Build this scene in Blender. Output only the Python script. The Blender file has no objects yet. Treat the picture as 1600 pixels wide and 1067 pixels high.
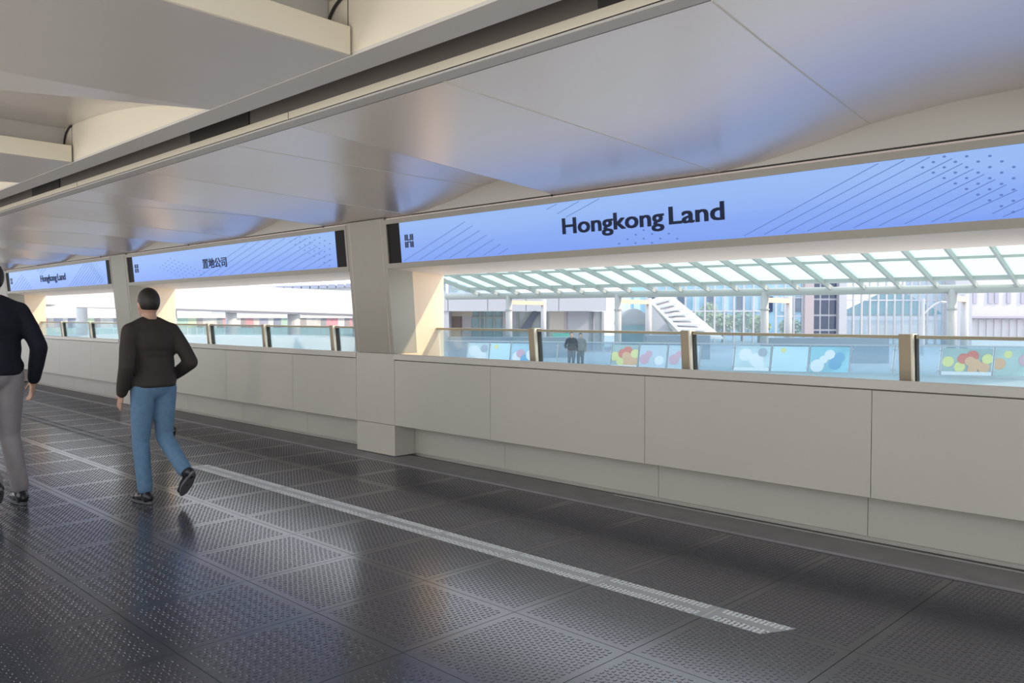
import bpy, bmesh, math, random
from mathutils import Vector, Matrix
random.seed(7)
S = bpy.context.scene
COL = S.collection

# ------------------------------------------------------------------ camera, sky, sun, exposure
FPX = 1295.0
PITCH = math.radians(1.7913)
YAW = math.radians(45.316)          # view axis turned from the bridge axis (+Y) towards +X
CAM = Vector((0, 0, 1.5))
cd = bpy.data.cameras.new('camera'); cam = bpy.data.objects.new('camera', cd); COL.objects.link(cam)
cd.sensor_width = 36.0; cd.lens = FPX / 1600 * 36.0; cd.clip_start = 0.05; cd.clip_end = 600
cam.location = CAM
cam.rotation_euler = (math.pi / 2 - PITCH, 0, -YAW)
S.camera = cam

S.view_settings.view_transform = 'Standard'; S.view_settings.look = 'None'
S.view_settings.gamma = 1.0; S.view_settings.use_curve_mapping = False
S.view_settings.exposure = 0.35

w = bpy.data.worlds.new('sky'); S.world = w; w.use_nodes = True
nt = w.node_tree; nt.nodes.clear()
wo = nt.nodes.new('ShaderNodeOutputWorld'); bg = nt.nodes.new('ShaderNodeBackground')
tc = nt.nodes.new('ShaderNodeTexCoord'); sx = nt.nodes.new('ShaderNodeSeparateXYZ')
cr = nt.nodes.new('ShaderNodeValToRGB')
cr.color_ramp.elements[0].position = 0.0; cr.color_ramp.elements[0].color = (0.93, 0.96, 1.0, 1)
cr.color_ramp.elements[1].position = 0.6; cr.color_ramp.elements[1].color = (0.74, 0.86, 1.0, 1)
nt.links.new(tc.outputs['Generated'], sx.inputs[0]); nt.links.new(sx.outputs['Z'], cr.inputs[0])
nt.links.new(cr.outputs[0], bg.inputs[0]); nt.links.new(bg.outputs[0], wo.inputs[0])
SKY = 1.7
bg.inputs[1].default_value = SKY

FILL_W = 26.0        # added warm fill lights, out of view along the camera-side parapet
sd = bpy.data.lights.new('sun', 'SUN'); sun = bpy.data.objects.new('sun', sd); COL.objects.link(sun)
sd.energy = 2.6; sd.angle = math.radians(2.0); sd.color = (1.0, 0.80, 0.58)
sun.rotation_euler = Vector((-0.42, 0.80, -0.62)).to_track_quat('-Z', 'Y').to_euler()

# ------------------------------------------------------------------ materials
MATS = {}
def mat(name, col, rough=0.5, metal=0.0, spec=0.5, noise=0.0, nscale=6.0, bump=0.0, bscale=80.0, emit=None, estr=0.0, stretch=None):
    if name in MATS: return MATS[name]
    m = bpy.data.materials.new(name); m.use_nodes = True
    n = m.node_tree; b = n.nodes['Principled BSDF']
    b.inputs['Base Color'].default_value = (*col, 1)
    b.inputs['Roughness'].default_value = rough
    b.inputs['Metallic'].default_value = metal
    b.inputs['Specular IOR Level'].default_value = spec
    t = n.nodes.new('ShaderNodeTexCoord')
    src = t.outputs['Object']
    if stretch:
        mp = n.nodes.new('ShaderNodeMapping'); mp.inputs['Scale'].default_value = stretch
        n.links.new(src, mp.inputs[0]); src = mp.outputs[0]
    if noise > 0:
        nz = n.nodes.new('ShaderNodeTexNoise'); nz.inputs['Scale'].default_value = nscale; nz.inputs['Detail'].default_value = 5
        n.links.new(src, nz.inputs['Vector'])
        mx = n.nodes.new('ShaderNodeMix'); mx.data_type = 'RGBA'
        mx.inputs[6].default_value = (*[c * (1 - noise) for c in col], 1)
        mx.inputs[7].default_value = (*[min(1, c * (1 + noise)) for c in col], 1)
        n.links.new(nz.outputs['Fac'], mx.inputs[0]); n.links.new(mx.outputs[2], b.inputs['Base Color'])
    if bump > 0:
        nb = n.nodes.new('ShaderNodeTexNoise'); nb.inputs['Scale'].default_value = bscale
        bp = n.nodes.new('ShaderNodeBump'); bp.inputs['Strength'].default_value = bump; bp.inputs['Distance'].default_value = 0.004
        n.links.new(src, nb.inputs['Vector']); n.links.new(nb.outputs['Fac'], bp.inputs['Height'])
        n.links.new(bp.outputs[0], b.inputs['Normal'])
    if emit:
        b.inputs['Emission Color'].default_value = (*emit, 1); b.inputs['Emission Strength'].default_value = estr
    MATS[name] = m
    return m

def glass(name, tint=(0.8, 0.9, 0.93), gloss=0.12, diff=0.05, dcol=(0.7, 0.8, 0.85)):
    if name in MATS: return MATS[name]
    m = bpy.data.materials.new(name); m.use_nodes = True; n = m.node_tree
    for x in list(n.nodes):
        if x.type != 'OUTPUT_MATERIAL': n.nodes.remove(x)
    out = [x for x in n.nodes if x.type == 'OUTPUT_MATERIAL'][0]
    t = n.nodes.new('ShaderNodeBsdfTransparent'); t.inputs[0].default_value = (*tint, 1)
    g = n.nodes.new('ShaderNodeBsdfGlossy'); g.inputs['Roughness'].default_value = 0.05
    d = n.nodes.new('ShaderNodeBsdfDiffuse'); d.inputs[0].default_value = (*dcol, 1)
    fr = n.nodes.new('ShaderNodeLayerWeight'); fr.inputs[0].default_value = 0.25
    ad = n.nodes.new('ShaderNodeMath'); ad.operation = 'MULTIPLY_ADD'; ad.inputs[1].default_value = 0.35; ad.inputs[2].default_value = gloss
    n.links.new(fr.outputs['Fresnel'], ad.inputs[0])
    a = n.nodes.new('ShaderNodeMixShader'); b = n.nodes.new('ShaderNodeMixShader')
    a.inputs[0].default_value = diff
    n.links.new(t.outputs[0], a.inputs[1]); n.links.new(d.outputs[0], a.inputs[2])
    n.links.new(ad.outputs[0], b.inputs[0]); n.links.new(a.outputs[0], b.inputs[1]); n.links.new(g.outputs[0], b.inputs[2])
    n.links.new(b.outputs[0], out.inputs[0])
    MATS[name] = m
    return m

M_PANEL = mat('beige painted aluminium', (0.58, 0.56, 0.50), 0.42, 0.0, 0.45, 0.05, 1.3, 0.03, 60)
M_CEIL = mat('satin ceiling aluminium', (0.90, 0.825, 0.79), 0.29, 0.55, 0.5, 0.02, 2.0)  # base lightened for screen and window light on this side
M_SOFL = mat('grey soffit aluminium', (0.72, 0.685, 0.64), 0.32, 0.4, 0.5, 0.03, 2.0)  # darker copy of the ceiling metal, for the less lit camera side
M_CREAM = mat('cream beam aluminium', (0.74, 0.69, 0.56), 0.45, 0.0, 0.45, 0.04, 1.5)
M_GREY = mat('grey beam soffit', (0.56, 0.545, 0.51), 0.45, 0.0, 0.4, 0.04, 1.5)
M_FRAME = mat('bronze beige frame', (0.36, 0.34, 0.285), 0.42, 0.1, 0.5, 0.04, 3)
M_SEAM = mat('pale edge strip', (0.75, 0.72, 0.62), 0.4)
M_DARK = mat('dark recess', (0.035, 0.033, 0.03), 0.7)
M_BLACK = mat('black screen end panel', (0.018, 0.016, 0.016), 0.6, 0, .2)
M_SILL = mat('pale sill', (0.62, 0.60, 0.55), 0.32, 0.0, 0.5, 0.05, 2)
M_REVEAL = mat('cream reveal', (0.80, 0.63, 0.46), 0.4, 0.0, 0.5, 0.04, 2)
M_SOFFIT = mat('white soffit', (0.80, 0.71, 0.65), 0.5, 0.0, 0.4, 0.03, 2)
M_RUBBER = mat('studded rubber', (0.060, 0.062, 0.076), 0.19, 0.0, 0.75, 0.15, 2.5)
M_FLOORB = mat('floor screed', (0.05, 0.05, 0.055), 0.6)
M_KERB = mat('grey drain kerb', (0.27, 0.26, 0.27), 0.5, 0.0, 0.4, 0.25, 5, 0.2, 60)
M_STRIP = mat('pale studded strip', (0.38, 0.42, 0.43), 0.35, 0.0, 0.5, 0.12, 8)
M_STUD = mat('pale raised stud', (0.80, 0.82, 0.82), 0.4)  # coloured lighter than the strip so the studs read as raised
M_STRIPD = mat('darker studded strip', (0.13, 0.135, 0.14), 0.4, 0.0, 0.5, 0.3, 8)
M_POST = mat('bronze post', (0.33, 0.28, 0.20), 0.4, 0.2, 0.5)
M_RAIL = mat('dark bronze rail', (0.36, 0.33, 0.24), 0.35, 0.2, 0.5)
M_GLASS = glass('balustrade glass', (0.82, 0.91, 0.95), 0.03, 0.08, (0.60, 0.74, 0.84))
M_WHITE = mat('white cladding', (0.46, 0.46, 0.50), 0.5, 0, 0.3, 0.03, 0.5)
M_STEEL = mat('pale steel', (0.40, 0.43, 0.41), 0.5, 0, 0.3)
M_CONC = mat('pale paving', (0.46, 0.48, 0.50), 0.7, 0, 0.3, 0.08, 0.5)

# ------------------------------------------------------------------ mesh helpers
WL = {}
class MB:
    def __init__(s): s.v = []; s.f = []
    def add(s, vs, fs):
        o = len(s.v); s.v += [Vector(p) for p in vs]; s.f += [tuple(o + i for i in f) for f in fs]; return s
    def hexa(s, p):      # bottom 4 ccw then top 4 ccw
        return s.add(p, [(3, 2, 1, 0), (4, 5, 6, 7), (0, 1, 5, 4), (1, 2, 6, 5), (2, 3, 7, 6), (3, 0, 4, 7)])
    def box(s, x0, x1, y0, y1, z0, z1):
        return s.hexa([(x0, y0, z0), (x1, y0, z0), (x1, y1, z0), (x0, y1, z0), (x0, y0, z1), (x1, y0, z1), (x1, y1, z1), (x0, y1, z1)])
    def prism(s, prof, y0, y1):     # prof: (x, z) polygon extruded along Y
        n = len(prof)
        vs = [(x, y0, z) for x, z in prof] + [(x, y1, z) for x, z in prof]
        fs = [tuple(range(n - 1, -1, -1)), tuple(range(n, 2 * n))] + [(i, (i + 1) % n, n + (i + 1) % n, n + i) for i in range(n)]
        return s.add(vs, fs)
    def beam(s, a, b, wd, ht, up=(0, 0, 1)):
        a = Vector(a); b = Vector(b); d = (b - a).normalized(); u = Vector(up)
        if abs(d.dot(u)) > 0.98: u = Vector((1, 0, 0))
        r = d.cross(u).normalized(); u = r.cross(d).normalized(); r *= wd / 2; u *= ht / 2
        return s.hexa([a - r - u, a + r - u, b + r - u, b - r - u, a - r + u, a + r + u, b + r + u, b - r + u])
    def tube(s, a, b, r0, r1=None, n=12):
        r1 = r0 if r1 is None else r1
        a = Vector(a); b = Vector(b); d = (b - a).normalized(); u = Vector((0, 0, 1)) if abs(d.z) < 0.9 else Vector((1, 0, 0))
        e = d.cross(u).normalized(); f = d.cross(e).normalized(); vs = []
        for c, r in ((a, r0), (b, r1)):
            for i in range(n):
                t = 2 * math.pi * i / n; vs.append(c + e * (r * math.cos(t)) + f * (r * math.sin(t)))
        fs = [(i, (i + 1) % n, n + (i + 1) % n, n + i) for i in range(n)] + [tuple(range(n - 1, -1, -1)), tuple(range(n, 2 * n))]
        return s.add(vs, fs)
    def ball(s, c, r, sc=(1, 1, 1), n=12, m=8, rot=None):
        c = Vector(c); vs = []; fs = []
        for j in range(m + 1):
            th = math.pi * j / m
            for i in range(n):
                ph = 2 * math.pi * i / n
                p = Vector((r * sc[0] * math.sin(th) * math.cos(ph), r * sc[1] * math.sin(th) * math.sin(ph), r * sc[2] * math.cos(th)))
                if rot: p = rot @ p
                vs.append(c + p)
        for j in range(m):
            for i in range(n):
                fs.append((j * n + i, (j + 1) * n + i, (j + 1) * n + (i + 1) % n, j * n + (i + 1) % n))
        return s.add(vs, fs)
    def build(s, name, m, parent=None, label=None, cat=None, group=None, kind=None, bevel=0.0, smooth=False, org=None, solid=0.0):
        if org is None:
            n = len(s.v); org = Vector((sum(p.x for p in s.v) / n, sum(p.y for p in s.v) / n, min(p.z for p in s.v)))
        org = Vector(org)
        me = bpy.data.meshes.new(name)
        me.from_pydata([p - org for p in s.v], [], s.f)
        bm = bmesh.new(); bm.from_mesh(me)
        bmesh.ops.remove_doubles(bm, verts=bm.verts, dist=1e-6)
        bmesh.ops.recalc_face_normals(bm, faces=bm.faces)
        if bevel > 0:
            bmesh.ops.bevel(bm, geom=[e for e in bm.edges if len(e.link_faces) == 2 and e.calc_face_angle(0) > 0.5], offset=bevel, segments=1, affect='EDGES')
        bm.to_mesh(me); bm.free()
        if smooth:
            for p in me.polygons: p.use_smooth = True
        me.materials.append(m)
        o = bpy.data.objects.new(name, me)
        place(o, org, parent)
        if solid:
            sm = o.modifiers.new('thickness', 'SOLIDIFY'); sm.thickness = abs(solid); sm.offset = 1 if solid > 0 else -1
        tag(o, label, cat, group, kind)
        return o

def place(o, org, parent):
    COL.objects.link(o)
    WL[o] = Vector(org)
    if parent is not None:
        o.parent = parent; o.location = Vector(org) - WL[parent]
    else: o.location = org
def tag(o, label=None, cat=None, group=None, kind=None):
    if label: o['label'] = label
    if cat: o['category'] = cat
    if group: o['group'] = group
    if kind: o['kind'] = kind
def empty(name, loc, label=None, cat=None, group=None, kind=None):
    o = bpy.data.objects.new(name, None); o.empty_display_size = 0.1
    place(o, loc, None); tag(o, label, cat, group, kind); return o
def clone(o, delta, parent):
    c = o.copy(); COL.objects.link(c); org = WL[o] + Vector(delta); WL[c] = org
    c.parent = parent; c.location = org - (WL[parent] if parent else Vector((0, 0, 0)))
    return c
def text_mesh(body, size, bold=0.0, width=None, extr=0.002):
    cu = bpy.data.curves.new('lettering', 'FONT'); cu.body = body; cu.size = size; cu.offset = bold; cu.extrude = extr
    cu.resolution_u = 3
    t = bpy.data.objects.new('lettering', cu); COL.objects.link(t)
    bpy.context.view_layer.update()
    me = bpy.data.meshes.new_from_object(t.evaluated_get(bpy.context.evaluated_depsgraph_get()))
    bpy.data.objects.remove(t)
    xs = [v.co.x for v in me.vertices]; ys = [v.co.y for v in me.vertices]
    return me, min(xs), max(xs), min(ys), max(ys)

# ------------------------------------------------------------------ bridge constants
PIT = 6.95            # pilaster spacing
PW = 0.69             # pilaster width
BAYS = [-1, 0, 1, 2, 3]
XF = 5.29             # inner wall face at sill height
XB = 5.98             # outer face
def lx(z, off=0.0): return XF + off - 0.09 * (z - 1.1)     # the wall leans inwards above the sill
def yp(k): return 6.97 + PIT * k                            # right (near) edge of pilaster k
Y0, Y1 = -5.2, 28.4

# ------------------------------------------------------------------ floor
floor = MB().box(-1.0, 6.0, Y0, Y1, -0.35, -0.014).build('floor', M_FLOORB, kind='structure', org=(2.4, 10, -0.35))
T = 0.71
def tile_mesh():
    b = MB(); h = T / 2 - 0.0005
    b.hexa([(-h, -h, -0.012), (h, -h, -0.012), (h, h, -0.012), (-h, h, -0.012), (-h + .0015, -h + .0015, 0), (h - .0015, -h + .0015, 0), (h - .0015, h - .0015, 0), (-h + .0015, h - .0015, 0)])
    px, py = 0.0315, 0.0275; nx = 20; ny = 23
    for j in range(ny):
        for i in range(nx):
            x = (i - (nx - 1) / 2) * px + (px / 4 if j % 2 else -px / 4); y = (j - (ny - 1) / 2) * py
            # small tri-lobed raised stud
            a = 0.0105; c = 0.0055
            if (i + j) % 2: P = [(x - a, y - c), (x + a, y - c), (x + a, y + c), (x - a, y + c)]
            else: P = [(x - c, y - a), (x + c, y - a), (x + c, y + a), (x - c, y + a)]
            Q = [(x + (p - x) * .72, y + (q - y) * .72) for p, q in P]
            vs = [(p, q, 0) for p, q in P] + [(p, q, 0.0019) for p, q in Q]
            b.add(vs, [(4, 5, 6, 7), (0, 1, 5, 4), (1, 2, 6, 5), (2, 3, 7, 6), (3, 0, 4, 7)])
    me = bpy.data.meshes.new('tile'); me.from_pydata(b.v, [], b.f); me.materials.append(M_RUBBER); return me
tme = tile_mesh()
for ix in range(8):
    for iy in range(35):
        cx = 5.09 - T / 2 - ix * T; cy = 2.2 + T / 2 + (iy - 4) * T
        if cx < 0.4 and cy > 12: continue
        o = bpy.data.objects.new('tile', tme); place(o, (cx, cy, 0), floor)

# pale studded strip over a tile joint
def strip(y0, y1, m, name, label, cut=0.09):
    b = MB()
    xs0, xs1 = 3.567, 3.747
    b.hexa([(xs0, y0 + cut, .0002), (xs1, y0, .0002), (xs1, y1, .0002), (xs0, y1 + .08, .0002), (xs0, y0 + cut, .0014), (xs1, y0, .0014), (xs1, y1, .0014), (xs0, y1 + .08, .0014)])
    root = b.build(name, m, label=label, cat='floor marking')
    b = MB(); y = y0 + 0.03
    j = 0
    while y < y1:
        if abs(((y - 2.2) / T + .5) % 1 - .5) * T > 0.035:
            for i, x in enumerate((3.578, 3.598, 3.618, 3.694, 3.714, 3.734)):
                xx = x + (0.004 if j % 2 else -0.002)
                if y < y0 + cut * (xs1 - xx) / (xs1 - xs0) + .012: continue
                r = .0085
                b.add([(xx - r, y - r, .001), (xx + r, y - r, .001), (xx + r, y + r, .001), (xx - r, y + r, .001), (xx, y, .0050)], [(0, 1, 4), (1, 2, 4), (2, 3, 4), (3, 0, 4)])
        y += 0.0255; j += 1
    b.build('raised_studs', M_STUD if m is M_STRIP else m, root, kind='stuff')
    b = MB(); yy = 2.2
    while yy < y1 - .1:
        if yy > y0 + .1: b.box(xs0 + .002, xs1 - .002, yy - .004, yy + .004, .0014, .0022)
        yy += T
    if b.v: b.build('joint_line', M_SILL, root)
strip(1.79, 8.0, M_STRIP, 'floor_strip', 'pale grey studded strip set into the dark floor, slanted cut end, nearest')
strip(8.35, 21.0, M_STRIPD, 'floor_strip', 'dull studded strip continuing behind the walking men')  # same strip, coloured darker along its far length

# kerb / drainage strip along the wall
kb = MB().box(5.10, 5.50, Y0, Y1, -0.05, 0.012).build('trim_1', M_KERB, kind='structure', org=(5.26, 10, -.05))
MB().box(5.452, 5.462, 0.9, 4.2, 0.0, 0.016).build('metal_edge_bead', M_STEEL, kb)
MB().box(5.50, 5.565, Y0, Y1, -0.05, 0.0).build('drain_channel', M_DARK, kb)

# ------------------------------------------------------------------ right wall
wall = MB().box(5.60, XB, Y0, Y1, -0.3, 1.0).build('wall_right', M_PANEL, kind='structure', org=(5.8, 10, -.3))
MB().box(5.36, 5.60, Y0, Y1, 0.36, 1.0).build('backing', M_DARK, wall)
G = 0.004
for k in BAYS:
    ya = yp(k - 1) + PW; yb = yp(k)       # bay k spans ya..yb
    cuts = [ya] + [yb - 1.45 - 1.735 * i for i in (2, 1, 0)] + [yb]
    for a, b in zip(cuts[:-1], cuts[1:]):
        if a < -3: continue
        MB().box(5.295, 5.36, a + G / 2, b - G / 2, 0.348, 1.030).build('panel', M_PANEL, wall, bevel=0.0015)
    cuts = [ya, yb - 4.8, yb - 3.13, yb - 1.37, yb]
    for a, b in zip(cuts[:-1], cuts[1:]):
        if b - a < .1 or a < -3: continue
        MB().box(5.565, 5.60, a + G / 2, b - G / 2, 0.03, 0.348).build('plinth_panel', M_PANEL, wall, bevel=0.001)
    # sill
    sl = MB().prism([(5.287, 1.040), (5.287, 1.092), (5.30, 1.100), (XB + .02, 1.045), (XB + .02, 0.99), (5.36, 0.99), (5.36, 1.040)], ya, yb).build('window_sill', M_SILL, wall)

# pilasters
def pilaster(k, label):
    a = yp(k); b = a + PW
    root = empty('trim_%d' % (k + 3), (5.6, a + PW / 2, 0), kind='structure', label=label)
    MB().box(5.30, 5.60, a + .003, b - .003, 0.02, 0.343).build('base_block', M_PANEL, root, bevel=0.002)
    MB().box(5.295, 5.36, a + .003, b - .003, 0.348, 1.098).build('lower_panel', M_PANEL, root, bevel=0.0015)
    MB().prism([(lx(1.102), 1.102), (lx(2.5), 2.5), (5.5, 2.5), (5.6, 1.102)], a + .066, b - .066).build('upper_panel', M_FRAME, root)
    for y in (a, b - .06):
        MB().prism([(lx(1.102, .004), 1.102), (lx(2.5, .004), 2.5), (5.5, 2.5), (5.6, 1.102)], y, y + .06).build('side_strip', M_FRAME, root)
    for y in (a + .060, b - .066):
        MB().prism([(lx(1.102, .002), 1.102), (lx(2.5, .002), 2.5), (5.4, 2.5), (5.4, 1.102)], y, y + .006).build('seam', M_SEAM, root)
    MB().prism([(lx(1.09, .05), 1.09), (lx(2.5, .05), 2.5), (XB, 2.5), (XB, 1.04)], a + .004, b - .004).build('reveal', M_REVEAL, root)
    return root
for k in [-1, 0, 1, 2, 3]: pilaster(k, None)

# header with screen opening, and the frieze above
for k in BAYS:
    ya = yp(k - 1) + PW; yb = yp(k)
    hd = MB().prism([(lx(1.985, .03), 1.985), (lx(2.5, .03), 2.5), (XB, 2.5), (XB, 1.945)], ya, yb).build('trim_%d' % (k + 10), M_SOFFIT, kind='structure')
    fr = lambda z0, z1, a, b, n='frame_rail': MB().prism([(lx(z0), z0), (lx(z1), z1), (lx(z1, .04), z1), (lx(z0, .04), z0)], a, b).build(n, M_FRAME, hd)
    fr(1.983, 2.036, ya, yb); fr(2.436, 2.482, ya, yb)
    fr(2.036, 2.436, ya, ya + .035, 'frame_stile'); fr(2.036, 2.436, yb - .03, yb, 'frame_stile')
frieze = MB().prism([(lx(2.51, .02), 2.51), (lx(3.1, .02), 3.1), (5.6, 3.1), (5.6, 2.51)], Y0, Y1).build('trim_20', M_PANEL, kind='structure')
MB().prism([(lx(2.482, .035), 2.482), (lx(2.512, .035), 2.512), (5.3, 2.512), (5.3, 2.482)], Y0, Y1).build('shadow_gap', M_DARK, frieze)
for k in range(-1, 7):
    y = 4.66 + 3.475 * k
    MB().prism([(lx(2.495, .018), 2.495), (lx(2.95, .018), 2.95), (lx(2.95, .03), 2.95), (lx(2.495, .03), 2.495)], y, y + .006).build('frieze_joint', M_DARK, frieze)

# ------------------------------------------------------------------ screens
def screen_mat():
    m = bpy.data.materials.new('screen light'); m.use_nodes = True; n = m.node_tree
    b = n.nodes['Principled BSDF']; b.inputs['Base Color'].default_value = (.02, .02, .03, 1); b.inputs['Roughness'].default_value = .4
    t = n.nodes.new('ShaderNodeTexCoord'); s = n.nodes.new('ShaderNodeSeparateXYZ'); n.links.new(t.outputs['Generated'], s.inputs[0])
    nz = n.nodes.new('ShaderNodeTexNoise'); nz.inputs['Scale'].default_value = 3.0; n.links.new(t.outputs['Generated'], nz.inputs['Vector'])
    ad = n.nodes.new('ShaderNodeMath'); ad.operation = 'MULTIPLY_ADD'; ad.inputs[1].default_value = 0.35; n.links.new(nz.outputs['Fac'], ad.inputs[0]); n.links.new(s.outputs['Z'], ad.inputs[2])
    r = n.nodes.new('ShaderNodeValToRGB'); e = r.color_ramp.elements
    e[0].position = 0.15; e[0].color = (0.17, 0.32, 0.88, 1); e[1].position = 1.05; e[1].color = (0.28, 0.46, 0.88, 1)
    n.links.new(ad.outputs[0], r.inputs[0]); n.links.new(r.outputs[0], b.inputs['Emission Color']); b.inputs['Emission Strength'].default_value = 0.75
    return m
M_SCREEN = screen_mat()
M_INK = mat('navy lettering on screen', (0.004, 0.006, 0.02), 0.5, emit=(0.10, 0.2, 0.6), estr=0.05)
M_LINE = mat('blue line print on screen', (0.02, 0.04, 0.12), 0.5, emit=(0.07, 0.13, 0.36), estr=1.0)
ZT, ZB = 2.43, 2.044
def sp(yb, u, z, off): return Vector((lx(z, off), yb - u, z))
def plate(b, yb, pts, off=.007):       # polygon on the screen face
    n = len(pts)
    vs = [sp(yb, u, z, off) for u, z in pts] + [sp(yb, u, z, off + .003) for u, z in pts]
    b.add(vs, [tuple(range(n)), tuple(range(2 * n - 1, n - 1, -1))] + [(i, (i + 1) % n, n + (i + 1) % n, n + i) for i in range(n)])
def screen(k, text, label, art):
    yb = yp(k); L = PIT - PW
    root = empty('advertising_screen', (5.2, yb - L / 2, ZB), label, 'screen', 'screens above the windows')
    u0, u1 = 0.235, L - 0.24
    d = MB(); d.prism([(lx(ZB - .01, .012), ZB - .01), (lx(ZT + .01, .012), ZT + .01), (lx(ZT + .01, .028), ZT + .01), (lx(ZB - .01, .028), ZB - .01)], yb - u1, yb - u0); d.build('display', M_SCREEN, root)
    for a, b in ((0.03, u0), (u1, L - .035)):
        MB().prism([(lx(ZB - .01, .016), ZB - .01), (lx(ZT + .01, .016), ZT + .01), (lx(ZT + .01, .028), ZT + .01), (lx(ZB - .01, .028), ZB - .01)], yb - b, yb - a).build('end_panel', M_BLACK, root)
    # emblem: paired bars forming a blocky H
    b = MB(); U = 0.315; W = .135; zt, zb = 2.312, 2.182; h = zt - zb
    def R(ua, ub, za, zb_): plate(b, yb, [(U + ua * W, zb + za * h), (U + ub * W, zb + za * h), (U + ub * W, zb + zb_ * h), (U + ua * W, zb + zb_ * h)])
    for s_ in (0, 1):
        f = (lambda q: 1 - q) if s_ else (lambda q: q)
        for za, zc in ((0.0, .46), (.54, 1.0)):
            R(min(f(0), f(.16)), max(f(0), f(.16)), za, zc)
            R(min(f(.22), f(.38)), max(f(.22), f(.38)), za, zc)
    R(.38, .62, .38, .46); R(.38, .62, .54, .62)
    b.build('emblem', M_INK, root)
    # lettering
    body, ua, ub, zcap0, zcap1, bold = text
    tb = MB()
    for word, wa, wb in body:
        cj = ord(word[0]) > 255
        me, xa, xb, ya_, yc = text_mesh(word, 0.18, 0)
        cap = yc if cj else text_mesh('H', 0.18, 0)[4]
        base = ya_ if cj else 0.0
        e = bold; kx = (wb - wa - 2 * e) / (xb - xa); kz = (zcap1 - zcap0 - e) / (cap - base)
        for du, dz in ((-e, 0), (e, 0), (0, 0), (-e, e * .8), (e, e * .8), (-e * .5, e * .4), (e * .5, 0)):
            tb.add([sp(yb, wa + e + du + (v.co.x - xa) * kx, zcap0 + dz + (v.co.y - base) * kz, .007 - v.co.z) for v in me.vertices], [tuple(p.vertices) for p in me.polygons])
    tb.build('lettering', M_INK, root)
    # thin printed lines and dots
    b = MB()
    for (a, za, c, zc) in art['lines']:
        dx, dz = c - a, zc - za; ln = math.hypot(dx, dz); nx, nz = -dz / ln * art['lw'], dx / ln * art['lw']
        plate(b, yb, [(a - nx, za - nz), (c - nx, zc - nz), (c + nx, zc + nz), (a + nx, za + nz)], .009)
    b.build('line_print', M_LINE, root, kind='stuff')
    b = MB()
    for (u, z) in art['dots']:
        r = .0068; q = art['dq']
        plate(b, yb, [(u + r * q * math.cos(t * math.pi / 3), z + r * math.sin(t * math.pi / 3)) for t in range(6)], .009)
    b.build('dot_print', M_LINE, root, kind='stuff')
def clipline(u, z, u2, z2):
    zt = ZT - .004
    if z2 > zt: t = (zt - z) / (z2 - z); return (u, z, u + (u2 - u) * t, zt)
    return (u, z, u2, z2)
def art_a():
    Y = 6.97; L = []
    st = [6.704, 6.459, 6.228, 5.996, 5.759, 5.525, 5.328]; en = [(5.741, 2.372), (5.644, 2.327), (5.552, 2.277), (5.468, 2.229), (5.384, 2.185), (5.296, 2.137), (5.203, 2.094)]
    for a, (c, zc) in zip(st, en): L.append((Y - a, 2.05, Y - c, zc))
    L += [(Y - 4.72, 2.392, Y - 4.60, ZT - .004), (Y - 4.602, 2.347, Y - 4.362, ZT - .004), (Y - 4.512, 2.310, Y - 4.152, ZT - .004)]
    st = [2.903 - .152 * i for i in range(9)]
    en = [(1.986, 2.426), (1.832, 2.426), (1.691, 2.426), (1.571, 2.401), (1.516, 2.367), (1.46, 2.329), (1.406, 2.293), (1.351, 2.258), (1.297, 2.223)]
    for a, (c, zc) in zip(st, en): L.append(clipline(Y - a, 2.05, Y - c, zc))
    L += [(Y - 1.592, 2.05, Y - 1.244, 2.188), (Y - 1.368, 2.071, Y - 1.19, 2.150), (Y - 1.315, 2.05, Y - 1.135, 2.115)]
    D = [(Y - a, z) for a, z in [(3.74, 2.150), (3.816, 2.120), (3.665, 2.116), (3.515, 2.108), (3.896, 2.091), (3.744, 2.086), (3.592, 2.076), (3.444, 2.066), (3.979, 2.062), (3.821, 2.057), (3.669, 2.050)]]
    for i in range(13):
        for j in range(5):
            a = 1.732 - .0585 * i - .0595 * j; z = 2.371 - .0375 * i + .0235 * j
            if ZB + .004 < z < ZT - .004 and a > 1.03 and not (j == 4 and i < 1): D.append((Y - a, z))
    return dict(lines=L, dots=D, lw=.0020, dq=1.5)
def art_b():
    Y = 13.92; L = []
    ends = {3: 8.74, 4: 8.555, 5: 8.46, 6: 8.355, 7: 8.264, 8: 8.174, 9: 8.079, 10: 7.99}
    for i in range(11):
        a = 11.352 - .305 * i; c = ends.get(i, a - 1.47)
        L.append(clipline(Y - a, 2.05, Y - c, 2.05 + (a - c) * .255))
    D = []
    for i in range(9):
        for j in range(5):
            a = 8.839 - .098 * i - .11 * j; z = 2.382 - .040 * i + .021 * j
            if ZB + .004 < z < ZT - .004 and a > 8.0: D.append((Y - a, z))
            a = 12.441 - .13 * i - .10 * j * 1.0 + .2; z = 2.23 - .03 * i + .028 * j
            if ZB + .004 < z < ZT - .05: D.append((Y - a, z))
    return dict(lines=L, dots=D, lw=.0019, dq=2.0)
AA, AB = art_a(), art_b()
TA = ([('Hongkong', 2.417, 3.421), ('Land', 3.463, 3.925)], 0, 0, 2.173, 2.304, 0.0062)
TB = ([('置地公司', 2.72, 3.43)], 0, 0, 2.15, 2.287, 0.0035)
screen(-1, TB, 'bright blue screen behind the camera end of the wall', AB)
screen(0, TA, 'large blue screen with two English words above the widest window opening', AA)
screen(1, TB, 'blue screen with four Chinese characters between two pilasters', AB)
screen(2, TA, 'small far blue screen with tiny English words beside the left man', AA)

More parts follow.
